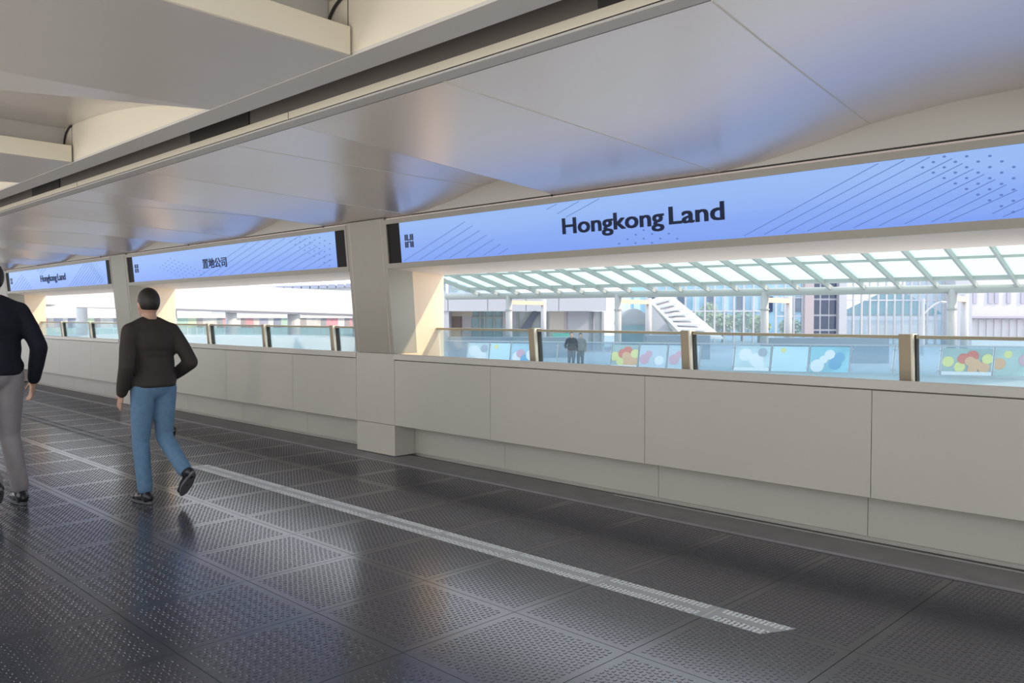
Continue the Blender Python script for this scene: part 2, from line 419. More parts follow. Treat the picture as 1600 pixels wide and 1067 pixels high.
# ------------------------------------------------------------------ balustrades on the sill
def lr(z, x): return x - 0.09 * (z - 1.05)
for k, lab in ((0, 'glass balustrade with bronze posts below the large screen with English words'), (1, 'glass balustrade below the screen with Chinese characters'), (2, 'far glass balustrade below the small far screen'), (-1, 'glass balustrade on the sill at the right edge')):
    yb = yp(k); ya = yp(k - 1) + PW
    root = empty('glass_balustrade', (5.9, (ya + yb) / 2, 1.05), lab, 'balustrade', 'glass balustrades on the sill')
    posts = [yb - 1.45 - 1.735 * i for i in range(3)]
    for y in posts:
        p = MB().prism([(lr(1.05, 5.87), 1.052), (lr(1.375, 5.87), 1.375), (lr(1.375, 5.95), 1.375), (lr(1.05, 5.95), 1.05)], y - .040, y + .040).build('post', M_POST, root, bevel=.002)
        MB().prism([(lr(1.05, 5.866), 1.053), (lr(1.377, 5.866), 1.377), (lr(1.375, 5.955), 1.377), (lr(1.05, 5.955), 1.053)], y - .054, y - .040).build('sunlit_edge', M_SEAM, p)  # pale strip stands for the sunlit side of the post
        MB().prism([(lr(1.05, 5.90), 1.053), (lr(1.37, 5.90), 1.37), (lr(1.37, 5.95), 1.37), (lr(1.05, 5.95), 1.053)], y - .066, y - .054).build('gasket', M_DARK, p)
    e = [ya + .004] + sorted(posts) + [yb - .004]
    for a, b in zip(e[:-1], e[1:]):
        a2 = a + (.045 if a != e[0] else 0); b2 = b - (.066 if b != e[-1] else 0)
        MB().prism([(lr(1.045, 5.925), 1.046), (lr(1.345, 5.925), 1.345), (lr(1.345, 5.935), 1.345), (lr(1.045, 5.935), 1.046)], a2, b2).build('glass_pane', M_GLASS, root)
        MB().prism([(lr(1.345, 5.895), 1.344), (lr(1.37, 5.895), 1.366), (lr(1.37, 5.96), 1.366), (lr(1.345, 5.96), 1.344)], a2, b2).build('handrail', M_RAIL, root)

# ------------------------------------------------------------------ ceiling, window side
CP = 3.475
ceil = MB().box(-1.0, 6.1, Y0, Y1, 3.25, 3.5).build('ceiling', M_DARK, kind='structure', org=(2.4, 10, 3.25))  # unseen cover slab above the panels, put in to block the sky
PR = [(0.90, 2.740), (1.155, 2.735), (1.60, 2.722), (2.04, 2.672), (2.42, 2.590), (2.80, 2.528), (3.09, 2.506), (4.63, 2.506)]
def hz(y):
    for (a, za), (b, zb) in zip(PR[:-1], PR[1:]):
        if y <= b: t = (y - a) / (b - a); return za + (zb - za) * t
    return PR[-1][1]
def ex(h): return 1 + .25 * min(1, max(0, (h - 2.506) / .1))
XC0, XC1, ZC = 2.552, 5.21, 2.59
LM = [(0.785, 1.155), (1.55, 2.04), (2.97, 3.09), (4.262, 4.63)]      # panel edges (Y at beam, Y at header)
def ceil_panel(a, b, nv, flat):
    m = MB(); ns = 14
    for j in range(nv + 1):
        t = j / nv
        g0 = .0025 if j == 0 else (-.0025 if j == nv else 0)
        for i in range(ns + 1):
            s = i / ns
            y = (a[0] + (b[0] - a[0]) * t) * (1 - s) + (a[1] + (b[1] - a[1]) * t) * s + g0
            yh = a[1] + (b[1] - a[1]) * t
            z = ZC + (hz(yh) - ZC) * s ** ex(hz(yh))
            x = XC0 + (XC1 + .0 - XC0) * s
            m.v.append(Vector((x, y, z)))
    for j in range(nv):
        for i in range(ns):
            q = j * (ns + 1) + i
            m.f.append((q, q + ns + 1, q + ns + 2, q + 1))
    return m
base_parts = []
def seam_strip(a):
    m = MB(); pr_ = None
    for i in range(15):
        s_ = i / 14; y = a[0] * (1 - s_) + a[1] * s_; x = XC0 + (XC1 - XC0) * s_; z = ZC + (hz(a[1]) - ZC) * s_ ** ex(hz(a[1]))
        p = Vector((x, y, z + .002))
        if pr_ is not None: m.beam(pr_, p, .007, .008)
        pr_ = p
    return m.build('seam_strip', M_SEAM, ceil)
near = ceil_panel((0.50, 0.90), LM[1], 9, False).build('curved_panel', M_CEIL, ceil, smooth=True)
for i, (nv, flat, nm) in enumerate(((8, False, 'curved_panel'), (10, False, 'curved_panel'), (4, True, 'flat_panel'))):
    m = ceil_panel(LM[i], LM[i + 1], nv, flat)
    o = m.build(nm, M_CEIL, ceil, smooth=True)
    base_parts.append(o)
for i_ in (1, 2): base_parts.append(seam_strip(LM[i_]))
# closing fin between the low edge and the next bay's high edge
m = MB(); n = 14
for s in range(n + 1):
    t = s / n; x = XC0 + (XC1 - XC0) * t; y = 4.262 + (4.63 - 4.262) * t
    m.v += [Vector((x, y, ZC + (2.506 - ZC) * t)), Vector((x, y, ZC + (2.735 - ZC) * t ** 1.25 + .002))]
m.f = [(2 * i, 2 * i + 1, 2 * i + 3, 2 * i + 2) for i in range(n)]
base_parts.append(m.build('riser', M_CEIL, ceil))
for k in list(range(-2, 0)) + list(range(1, 7)):
    for o in base_parts: clone(o, (0, CP * k - (.26 if k < 0 else 0), 0), ceil)

bpy.data.objects.remove(base_parts[0])

# ------------------------------------------------------------------ beams with the slot between them
bl = MB().box(2.045, 2.060, Y0, Y1, 2.611, 3.25).build('trim_21', M_CREAM, kind='structure', org=(2.05, 10, 2.595))
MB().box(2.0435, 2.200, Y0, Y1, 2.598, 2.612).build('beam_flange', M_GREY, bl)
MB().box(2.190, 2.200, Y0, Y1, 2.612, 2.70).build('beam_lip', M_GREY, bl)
for k in range(-1, 7):
    y = 2.97 + 3.475 * k + .03
    MB().box(2.0435, 2.0455, y, y + .004, 2.613, 3.25).build('panel_joint', M_DARK, bl)
br = MB().box(2.458, 2.47, Y0, Y1, 2.60, 2.645).build('trim_22', M_CREAM, kind='structure', org=(2.46, 10, 2.6))
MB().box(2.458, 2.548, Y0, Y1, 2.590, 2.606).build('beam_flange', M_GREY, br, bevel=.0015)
MB().box(2.462, 2.475, Y0, Y1, 2.645, 3.05).build('slot_wall', mat('shaded slot wall', (0.15, 0.14, 0.125), .6), br)  # dark colour stands for the shade inside the slot
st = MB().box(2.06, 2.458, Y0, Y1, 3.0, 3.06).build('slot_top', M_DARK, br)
for k in range(-1, 7):
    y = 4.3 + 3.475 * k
    MB().box(2.452, 2.4619, y + .35, y + 1.15, 2.648, 2.98).build('slot_opening', M_DARK, br)  # solid black boxes colour in the darkness of deeper cutouts
    MB().box(2.4565, 2.458, y - .1, y - .096, 2.607, 2.645).build('panel_joint', M_DARK, br)
# shadow gap beside the flat soffit panels
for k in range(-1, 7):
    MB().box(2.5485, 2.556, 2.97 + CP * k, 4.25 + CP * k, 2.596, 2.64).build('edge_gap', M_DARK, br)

# ------------------------------------------------------------------ ceiling, camera side
XL = -0.62
cl = empty('ceiling', (0.7, 10, 2.6), kind='structure')
lp = []
y_l = lambda x: 2.97 - .07 * (2.045 - x)
# flat soffit panel
x0, x1 = XL, 2.041
fold_b = lambda x: 4.29 + .55 * (2.045 - x)
zr = 2.868
def grid(fn, nu, nv):
    m = MB()
    for j in range(nv + 1):
        for i in range(nu + 1): m.v.append(Vector(fn(i / nu, j / nv)))
    for j in range(nv):
        for i in range(nu):
            q = j * (nu + 1) + i; m.f.append((q, q + 1, q + nu + 2, q + nu + 1))
    return m
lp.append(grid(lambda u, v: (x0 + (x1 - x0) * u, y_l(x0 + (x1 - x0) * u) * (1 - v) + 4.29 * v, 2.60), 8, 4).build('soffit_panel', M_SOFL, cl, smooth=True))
def fac(u, v):
    x = x0 + (x1 - x0) * u; e = fold_b(x); return (x, 4.29 + (e - 4.29) * v, 2.60 + .06 * (e - 4.29) * v)
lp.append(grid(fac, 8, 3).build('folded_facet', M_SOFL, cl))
def rampf(u, v):
    x = x0 + (x1 - x0) * u; e = fold_b(x); z0 = 2.60 + .06 * (e - 4.29)
    y = e + (6.62 - .07 * (2.045 - x) - e) * v
    return (x, y, z0 + (zr - z0) * (1 - (1 - v) ** 2.2))
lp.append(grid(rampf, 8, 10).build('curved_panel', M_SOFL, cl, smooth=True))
m = MB()
def lipbox(ya_, yb_, z0, z1, xa, xb):
    f = lambda x, y: y - .07 * (2.045 - x)
    return MB().hexa([(xa, f(xa, ya_), z0), (xb, f(xb, ya_), z0), (xb, f(xb, yb_), z0), (xa, f(xa, yb_), z0), (xa, f(xa, ya_), z1), (xb, f(xb, ya_), z1), (xb, f(xb, yb_), z1), (xa, f(xa, yb_), z1)])
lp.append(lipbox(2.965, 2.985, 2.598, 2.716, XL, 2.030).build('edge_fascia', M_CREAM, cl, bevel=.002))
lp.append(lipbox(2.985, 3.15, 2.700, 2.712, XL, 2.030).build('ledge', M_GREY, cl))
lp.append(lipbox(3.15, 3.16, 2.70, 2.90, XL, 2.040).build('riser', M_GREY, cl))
# rounded dark joint where the riser meets the beam
m = MB(); pts = []
for i in range(9):
    t = i / 8 * math.pi / 2; pts.append((2.03, 3.15 - .14 * (1 - math.cos(t)) , 2.73 + .12 * math.sin(t)))
pts = [(2.036, 3.146, 2.71)] + [(2.036, 3.146 - .16 * (1 - math.cos(i / 8 * math.pi / 2)), 2.74 + .12 * math.sin(i / 8 * math.pi / 2)) for i in range(9)]
for a, b in zip(pts[:-1], pts[1:]): m.beam(a, b, .010, .010)
lp.append(m.build('curved_joint', M_DARK, cl))
for k in list(range(-2, 0)) + list(range(1, 7)):
    for o in lp: clone(o, (0, CP * k, 0), cl)

# ------------------------------------------------------------------ camera-side parapet (unseen; open above to let light in, carries added fill lights)
wl = MB().box(-1.0, -0.66, Y0, Y1, -0.3, 1.05).build('wall_left', M_PANEL, kind='structure', org=(-.8, 10, -.3))
for k in BAYS:
    MB().box(-1.0, -0.80, yp(k) + .2, yp(k) + .5, 1.05, 3.25).build('upright', M_PANEL, wl)

for k in range(-1, 7):
    y = 1.2 + 3.475 * k
    MB().prism([(-.98, 1.05), (-.68, 1.05), (-.68, 1.09), (-.98, 1.13)], y - 1.5, y + 1.5).build('fill_light_housing', M_FRAME, wl)  # made-up housing for the added fill light
    ld = bpy.data.lights.new('added_fill_light', 'AREA'); ld.shape = 'RECTANGLE'; ld.size = 2.8; ld.size_y = .12; ld.energy = FILL_W; ld.color = (1.0, 0.86, 0.75)  # area light added to brighten the ceiling and window wall
    lo = bpy.data.objects.new('added_fill_light', ld); COL.objects.link(lo); lo.location = (-.80, y, 1.16)
    lo.rotation_euler = Vector((.55, 0, .83)).to_track_quat('-Z', 'X').to_euler()

# ------------------------------------------------------------------ far frame: r to the right, d away along the view axis
RH = Vector((math.cos(YAW), -math.sin(YAW), 0)); FH = Vector((math.sin(YAW), math.cos(YAW), 0))
def F(r, d, z): return RH * r + FH * d + Vector((0, 0, z))
CP_, SP_ = math.cos(PITCH), math.sin(PITCH)
def rz(px, py, d):
    b = (py - 533.5) / FPX
    h = CP_ - b * SP_; return ((px - 800) / FPX * d / h, 1.5 + (-SP_ - b * CP_) * d / h)
def rr(px, d): return rz(px, 493, d)[0]
def zz(py, d): return rz(800, py, d)[1]
def fbox(m, r0, r1, d0, d1, z0, z1):
    return m.hexa([F(r0, d0, z0), F(r1, d0, z0), F(r1, d1, z0), F(r0, d1, z0), F(r0, d0, z1), F(r1, d0, z1), F(r1, d1, z1), F(r0, d1, z1)])
def FB(*a): return fbox(MB(), *a)
ZP = -1.15

ground = FB(-160, 200, 8, 260, -6.3, -6.0).build('street_ground', mat('asphalt and paving', (0.46, 0.46, 0.46), .8, 0, .3, .2, .1), kind='structure')
pod = MB()
podium = pod.hexa([F(-34, 31, -6), F(45, 27, -6), F(75, 110, -6), F(-60, 110, -6), F(-34, 31, ZP), F(45, 27, ZP), F(75, 110, ZP), F(-60, 110, ZP)]).build('podium_terrace', M_CONC, kind='structure')

# canopy ---------------------------------------------------------
A = Vector((rr(750, 55), 55.0)); B = Vector((rr(1526, 38), 38.0)); ZA, ZBm = zz(463, 55), zz(451, 38)
def cpt(t): return A + (B - A) * t, ZA + (ZBm - ZA) * t
# rafters run down and away towards pixel (1900, 901)
rd = Vector(((1900 - 800) / FPX, CP_ - (901 - 533.5) / FPX * SP_, -SP_ - (901 - 533.5) / FPX * CP_)).normalized()
can = empty('glass_canopy', F(A.x, A.y, ZA), 'long pale steel and glass canopy with sloping rafters outside the large window', 'canopy')
N = 18; IDX = range(0, 24)
LEN = 7.5
M_CGL = bpy.data.materials.new('frosted canopy glass'); M_CGL.use_nodes = True
_n = M_CGL.node_tree; _o = [x for x in _n.nodes if x.type == 'OUTPUT_MATERIAL'][0]
_t = _n.nodes.new('ShaderNodeBsdfTranslucent'); _t.inputs[0].default_value = (0.62, 0.72, 0.69, 1)
_p = _n.nodes.new('ShaderNodeBsdfTransparent'); _p.inputs[0].default_value = (0.9, 0.97, 0.95, 1)
_m = _n.nodes.new('ShaderNodeMixShader'); _m.inputs[0].default_value = 0.15
_n.links.new(_t.outputs[0], _m.inputs[1]); _n.links.new(_p.outputs[0], _m.inputs[2]); _n.links.new(_m.outputs[0], _o.inputs[0])
def c3(t, back=0.0, up=0.0):
    p, z = cpt(t); r, d = p.x - rd.x * back, p.y - rd.y * back; return F(r, d, z - rd.z * back + up)
for i in IDX:
    t = i / N
    MB().beam(c3(t, 0, .12), c3(t, LEN, .14), .10, .24).build('rafter', M_STEEL, can)
    if i < 23:
        t2 = (i + 1) / N
        for q in (0, 1):
            b0, b1 = (.45, 3.9) if q == 0 else (3.95, LEN)
            m = MB(); ps = [c3(t, b0, .34), c3(t2, b0, .34), c3(t2, b1, .34), c3(t, b1, .34)]
            m.hexa(ps + [p + Vector((0, 0, .03)) for p in ps]).build('glass_pane', M_CGL, can)
MB().tube(c3(-.1, 0, .0), c3(23 / N, 0, 0), .20).build('eave_tube', M_STEEL, can, smooth=True)
MB().beam(c3(-.05, 1.1, .22), c3(23 / N, 1.1, .22), .10, .16).build('purlin', M_STEEL, can)
MB().beam(c3(-.05, 3.9, .30), c3(23 / N, 3.9, .30), .10, .12).build('purlin', M_STEEL, can)
MB().beam(c3(-.05, .05, .42), c3(23 / N, .05, .42), .05, .10).build('gutter_rail', M_STEEL, can)
per = Vector((.588, .809))
M_COLW = mat('white steel column', (0.50, 0.49, 0.50), .45, 0, .4)
M_ORANGE = mat('peach cross beam', (0.72, 0.50, 0.36), .5)
for px in (795, 966, 1195, 1488):
    # intersection of the pixel column with the eave line
    best = min((abs(800 + FPX * cpt(t / 400)[0].x / cpt(t / 400)[0].y - px), t / 400) for t in range(-20, 500))[1]
    p, z = cpt(best)
    q = p + per * 4.0
    MB().tube(F(p.x, p.y, ZP), F(p.x, p.y, z), .21, n=16).build('column', M_COLW, can, smooth=True)
    MB().tube(F(q.x, q.y, ZP), F(q.x, q.y, z - .15), .19, n=16).build('column', M_COLW, can, smooth=True)
    MB().beam(F(p.x, p.y, z - .42), F(q.x, q.y, z - .42), .2, .26).build('cross_beam', M_ORANGE, can)
    MB().tube(F(p.x, p.y, z - .95), F(p.x, p.y, z - .88), .26, n=16).build('column_collar', M_STEEL, can)

# white pavilion ---------------------------------------------------
pv = empty('white_pavilion', F(rr(810, 60), 62, ZP), 'low white clad pavilion with deep fascia and recessed glazed entrance', 'building')
D = 60.0
ft, fb_ = zz(458, D), zz(486, D)
ed = [rr(p, D) for p in (670, 700, 762, 822, 873, 948)]
for i, (a, b) in enumerate(zip(ed[:-1], ed[1:])):
    FB(a + .02, b - .02, D, D + .2, fb_, ft).build('panel', M_WHITE, pv)
FB(ed[0], ed[-1], D + .2, D + 12, fb_ + .05, ft - .05).build('roof', M_WHITE, pv)
D2 = 63.0
M_TAN = mat('tan wall', (0.62, 0.54, 0.44), .6); M_BRN = mat('brown door', (0.26, 0.20, 0.18), .6); M_TEAL = mat('teal dim glazing', (0.30, 0.44, 0.47), .15, 0, .5, .4, .7)
M_GRYW = mat('mauve grey wall', (0.52, 0.48, 0.49), .6)
FB(rr(670, D), rr(701, D), D + .1, D2, ZP, fb_).build('wall', M_WHITE, pv)
FB(rr(701, D2), rr(738, D2), D2, D2 + .3, zz(494, D2), fb_).build('lintel', M_TAN, pv)
FB(rr(701, D2), rr(722, D2), D2 + .1, D2 + .3, ZP, zz(494, D2)).build('door', M_BRN, pv)
FB(rr(722, D2), rr(736, D2), D2, D2 + .3, ZP, zz(494, D2)).build('wall', M_GRYW, pv)
gl = FB(rr(736, D2), rr(786, D2), D2 + .2, D2 + .3, ZP, fb_).build('glazing', M_TEAL, pv)
for p in (750, 757, 772, 786):
    FB(rr(p, D2) - .05, rr(p, D2) + .05, D2 + .05, D2 + .2, ZP, fb_).build('mullion', M_STEEL, gl)
FB(rr(736, D2), rr(786, D2), D2 + .04, D2 + .18, zz(497, D2), zz(495, D2)).build('transom', M_STEEL, gl)
FB(rr(786, D2), rr(798, D2), D2, D2 + .3, ZP, fb_).build('wall', M_GRYW, pv)
g2 = FB(rr(798, D2), rr(858, D2), D2 + .4, D2 + .5, ZP, fb_).build('glazing', mat('pale reflective glazing', (0.55, 0.60, 0.62), .15, 0, .5, .3, .8), pv)
for p in (809, 832, 846):
    FB(rr(p, D2) - .06, rr(p, D2) + .06, D2 + .2, D2 + .4, ZP, fb_).build('mullion', M_STEEL, g2)
MB().beam(F(rr(818, D2), D2 + .1, zz(516, D2)), F(rr(839, D2), D2 + .1, fb_), .3, .5).build('diagonal_strut', mat('blue grey strut', (0.16, 0.19, 0.25), .5), pv)
FB(rr(858, D2), rr(884, D2), D2 - .6, D2 + .3, ZP, fb_).build('wall', mat('beige stone panel', (0.62, 0.56, 0.50), .6), pv)
FB(rr(881, D2), rr(886, D2), D2 - .65, D2 - .6, ZP, fb_).build('door_jamb', M_GRYW, pv)
FB(rr(886, D2), rr(918, D2), D2 - .8, D2 + .3, ZP, fb_).build('wall', M_WHITE, pv)
g3 = FB(rr(918, D2), rr(945, D2), D2 + .2, D2 + .3, ZP, fb_).build('glazing', MATS['pale reflective glazing'], pv)
for p in (928, 941): FB(rr(p, D2) - .07, rr(p, D2) + .07, D2 - .1, D2 + .2, ZP, fb_).build('mullion', M_WHITE, g3)
FB(rr(862, D2), rr(888, D2), D2 - 1.4, D2 - 1.3, zz(528, D2), zz(520, D2)).build('green_sign', mat('green sign', (0.20, 0.62, 0.46), .5), pv)

# terrace glass fence with pictures --------------------------------
P0, P1 = (rr(684, 44), 44.0), (rr(1620, 35), 35.0)
fe = empty('terrace_fence', F(P0[0], P0[1], ZP), 'glass terrace fence with picture panels seen through the balustrade', 'fence')
def fp(px):
    # pixel column to point on fence line
    for i in range(2001):
        t = i / 2000; r = P0[0] + (P1[0] - P0[0]) * t; d = P0[1] + (P1[1] - P0[1]) * t
        if 800 + FPX * r / d >= px: return r, d
    return r, d
ztop = .17
M_FGL = glass('fence glass', (0.80, 0.87, 0.92), .03, .20, (0.56, 0.66, 0.76))
xs = [684, 728, 763, 796, 836, 869, 908, 953, 996, 1041, 1092, 1145, 1203, 1262, 1327, 1395, 1468, 1551, 1620]
IMG = {1: 'cloud', 2: 'pale', 3: 'pink', 7: 'fruit', 8: 'pinkr', 9: 'pinkr', 11: 'cloud', 12: 'pale', 13: 'blue', 16: 'fruit', 17: 'violet'}
M_PIC = {'cloud': mat('picture of pale flowers', (0.62, 0.74, 0.80), .5, 0, .3, .35, 1.2), 'pale': mat('picture pale aqua', (0.60, 0.80, 0.86), .5, 0, .3, .12, .9),
         'pink': mat('picture blue pink', (0.42, 0.62, 0.74), .5, 0, .3, .4, 1.1), 'fruit': mat('picture green ground', (0.42, 0.52, 0.50), .5, 0, .3, .25, 1.0),
         'pinkr': mat('picture grey rose', (0.58, 0.66, 0.72), .5, 0, .3, .2, 1.3), 'blue': mat('picture deep aqua', (0.32, 0.62, 0.76), .5, 0, .3, .45, .8),
         'violet': mat('picture green violet', (0.50, 0.62, 0.60), .5, 0, .3, .3, 1.2)}
DC = dict(y=mat('yellow fruit print', (0.80, 0.76, 0.30), .5), r=mat('red fruit print', (0.72, 0.20, 0.15), .5), o=mat('orange fruit print', (0.80, 0.46, 0.26), .5),
          w=mat('white print', (0.86, 0.86, 0.86), .5), p=mat('rose print', (0.70, 0.42, 0.50), .5), b=mat('deep blue print', (0.16, 0.42, 0.62), .5), g=mat('grey print', (0.40, 0.44, 0.50), .5))
DISC = {'fruit': [(.12, .50, .20, 'y'), (.36, .30, .19, 'y'), (.42, .62, .20, 'r'), (.60, .72, .21, 'r'), (.56, .52, .18, 'o'), (.66, .40, .22, 'o'), (.62, .22, .17, 'o'), (.84, .30, .2, 'o'), (.9, .62, .19, 'y')],
        'cloud': [(.3, .65, .26, 'w'), (.62, .45, .28, 'w'), (.78, .75, .18, 'g'), (.72, .25, .2, 'w')], 'pink': [(.25, .4, .22, 'w'), (.4, .55, .2, 'p'), (.6, .3, .22, 'b'), (.85, .5, .25, 'w')],
        'pinkr': [(.2, .4, .22, 'p'), (.35, .62, .15, 'p'), (.75, .35, .2, 'w')], 'blue': [(.2, .25, .26, 'w'), (.35, .5, .16, 'w'), (.5, .7, .2, 'w'), (.65, .35, .24, 'b'), (.75, .6, .2, 'b')],
        'pale': [(.3, .85, .10, 'y')], 'violet': [(.3, .8, .14, 'y'), (.1, .45, .22, 'o'), (.75, .6, .24, 'p')]}
for i, (a, b) in enumerate(zip(xs[:-1], xs[1:])):
    ra, da = fp(a); rb, db = fp(b)
    A3, B3 = F(ra, da, ZP + .05), F(rb, db, ZP + .05); lean = F(.12, 0, 0)
    up = Vector((0, 0, ztop - ZP - .05))
    al = (B3 - A3).normalized(); nrm = al.cross(Vector((0, 0, 1))).normalized()
    if nrm.dot(FH) > 0: nrm = -nrm
    g = al * .05; th = nrm * .02
    MB().hexa([A3 + g, B3 - g, B3 - g - th, A3 + g - th, A3 + g + up + lean, B3 - g + up + lean, B3 - g - th + up + lean, A3 + g - th + up + lean]).build('glass_pane', M_FGL, fe)
    MB().beam(A3, A3 + up + lean, .05, .05).build('fence_post', M_COLW, fe)
    for q in (.15, .85): MB().beam(A3 + (up + lean) * q - al * .1 + nrm * .04, A3 + (up + lean) * q + al * .1 + nrm * .04, .05, .04).build('clamp', M_COLW, fe)
    kd = IMG.get(i)
    if kd:
        q0 = A3 + up * .02 + nrm * .05; wv = (B3 - A3) * .94; hv = (up + lean) * .90
        q0 = q0 + (B3 - A3) * .03
        pc = MB().hexa([q0, q0 + wv, q0 + wv - th, q0 - th, q0 + hv, q0 + hv + wv, q0 + hv + wv - th, q0 + hv - th]).build('picture', M_PIC[kd], fe)
        for j, (u, v, r, c) in enumerate(DISC[kd]):
            m = MB(); H = hv.length; off = nrm * (.012 + .004 * j)
            pts = []
            for s in range(14):
                t = 2 * math.pi * s / 14; uu = min(max(u * wv.length + r * H * math.cos(t), 0), wv.length); vv = min(max(v * H + r * H * math.sin(t), 0), H)
                pts.append(q0 + wv.normalized() * uu + hv.normalized() * vv + off)
            m.add(pts + [p - nrm * .01 for p in pts], [tuple(range(14)), tuple(range(27, 13, -1))] + [(s, (s + 1) % 14, 14 + (s + 1) % 14, 14 + s) for s in range(14)])
            m.build('printed_shape', DC[c], pc)
        if kd in ('fruit', 'cloud'):
            w0 = q0 + nrm * .06; MB().hexa([w0, w0 + wv, w0 + wv - th, w0 - th, w0 + hv * .13, w0 + hv * .13 + wv, w0 + hv * .13 + wv - th, w0 + hv * .13 - th]).build('white_border', DC['w'], pc)
MB().beam(F(P0[0], P0[1], ztop), F(P1[0], P1[1], ztop), .06, .06).build('top_rail', M_COLW, fe)
# low grey benches/steps beyond the fence give the grey-blue floor its steps
for (a, b, y0, y1, d) in ((700, 900, 527, 531, 52), (1010, 1110, 524, 528, 50), (1200, 1390, 528, 533, 46)):
    FB(rr(a, d), rr(b, d), d, d + 1.2, ZP, zz(y0, d)).build('step', mat('grey blue step', (0.26, 0.30, 0.36), .6), podium)

# sloping stair roof -----------------------------------------------
sr = empty('stair_roof', F(rr(1060, 62), 62, ZP), 'white louvred roof sloping down over an escalator', 'roof')
Da, Db = 66.0, 58.0
tl, tr_ = (1012, 470, Da), (1046, 458, Da + 4); bl_, br_ = (1062, 522, Db), (1130, 527, Db + 4)
def P3(t): r, z = rz(*t); return F(r, t[2], z)
a, b, c, d = P3(tl), P3(tr_), P3(br_), P3(bl_)
dn = Vector((0, 0, -.15))
MB().hexa([a + dn, b + dn, c + dn, d + dn, a, b, c, d]).build('roof_plate', M_WHITE, sr)
for i in range(1, 8):
    t = i / 8; p = a.lerp(d, t) - FH * .2 + Vector((0, 0, .02)); q = b.lerp(c, t) - FH * .2 + Vector((0, 0, .02)); q = p.lerp(q, .72)
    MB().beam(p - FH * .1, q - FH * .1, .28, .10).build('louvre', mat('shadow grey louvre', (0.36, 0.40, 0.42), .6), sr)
MB().beam(a - FH * .3, d - FH * .3, .3, .35).build('edge_beam', M_STEEL, sr)
e0, e1 = P3((1012, 486, 60)), P3((1056, 524, 58))
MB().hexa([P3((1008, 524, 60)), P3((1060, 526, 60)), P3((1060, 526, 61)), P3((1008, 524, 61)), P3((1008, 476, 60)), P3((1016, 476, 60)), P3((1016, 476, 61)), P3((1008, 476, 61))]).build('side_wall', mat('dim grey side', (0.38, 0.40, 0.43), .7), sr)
MB().tube(P3((1013, 527, 59.5)), P3((1013, 484, 59.5)), .13).build('column', M_COLW, sr)
# arched sheds left of it
ar = empty('arched_roof', F(rr(970, 66), 66, ZP), 'grey arched roof end between the two white columns', 'roof')
m = MB(); pts = []
for i in range(13):
    t = math.pi * i / 12; r, z = rz(990 - 24 * math.cos(t), 508 - 26 * math.sin(t), 66); pts.append((r, z))
n = len(pts)
m.add([F(r, 66, z) for r, z in pts] + [F(r, 69, z) for r, z in pts], [tuple(range(n)), tuple(range(2 * n - 1, n - 1, -1))] + [(i, (i + 1) % n, n + (i + 1) % n, n + i) for i in range(n)])
m.build('arch_body', mat('grey shade', (0.42, 0.45, 0.47), .6), ar)
FB(rr(966, 65.8), rr(1012, 65.8), 65.7, 65.9, ZP, zz(508, 65.8)).build('glazing', M_TEAL, ar)

# glazed concourse further back ------------------------------------
M_FG = glass('facade glass', (0.84, 0.90, 0.94), .03, .10, (0.62, 0.74, 0.80))
fac_ = empty('glazed_facade', F(rr(1240, 76), 76, ZP), 'long glazed facade with slim mullions behind the canopy columns', 'building')
DF = 76.0
def glazed(x0, x1, step, trans, d=DF):
    n = max(1, round((x1 - x0) / step)); w_ = (x1 - x0) / n
    for i in range(n + 1):
        r = rr(x0 + i * w_, d); FB(r - .07, r + .07, d - .15, d + .05, ZP, 6.0).build('mullion', M_COLW, fac_)
        if i < n: FB(r + .08, rr(x0 + (i + 1) * w_, d) - .08, d, d + .05, ZP, 6.0).build('glass_pane', M_FG, fac_)
    for y in trans: FB(rr(x0, d), rr(x1, d), d - .12, d + .02, zz(y + 1, d), zz(y - 1, d)).build('transom', mat('violet grey transom', (0.50, 0.50, 0.58), .5), fac_)
glazed(1010, 1192, 15.2, (461, 486)); glazed(1212, 1254, 14, (465, 494)); glazed(1320, 1474, 12.4, (469,))
FB(rr(1254, DF), rr(1268, DF), DF - .6, DF + .4, ZP, 6).build('pier', mat('mauve stone pier', (0.42, 0.36, 0.38), .6), fac_)
FB(rr(1307, DF), rr(1319, DF), DF - .6, DF + .4, ZP, 6).build('pier', M_WHITE, fac_)
FB(rr(1474, DF), rr(1500, DF), DF - 2, DF + .4, ZP, 6).build('pier', M_WHITE, fac_)
wb = FB(rr(1268, DF), rr(1307, DF), DF, DF + .3, ZP, 6).build('window', M_WHITE, fac_)
M_NAVY = mat('dark blue window glass', (0.045, 0.065, 0.12), .1, 0, .6, .3, .8)
for cx in ((1270, 1280), (1283, 1294), (1296, 1306)):
    for ry in ((440, 451), (452, 466), (469, 491), (494, 514), (517, 530)):
        FB(rr(cx[0], DF), rr(cx[1], DF), DF - .06, DF + .02, zz(ry[1], DF), zz(ry[0], DF)).build('pane', M_NAVY, wb)

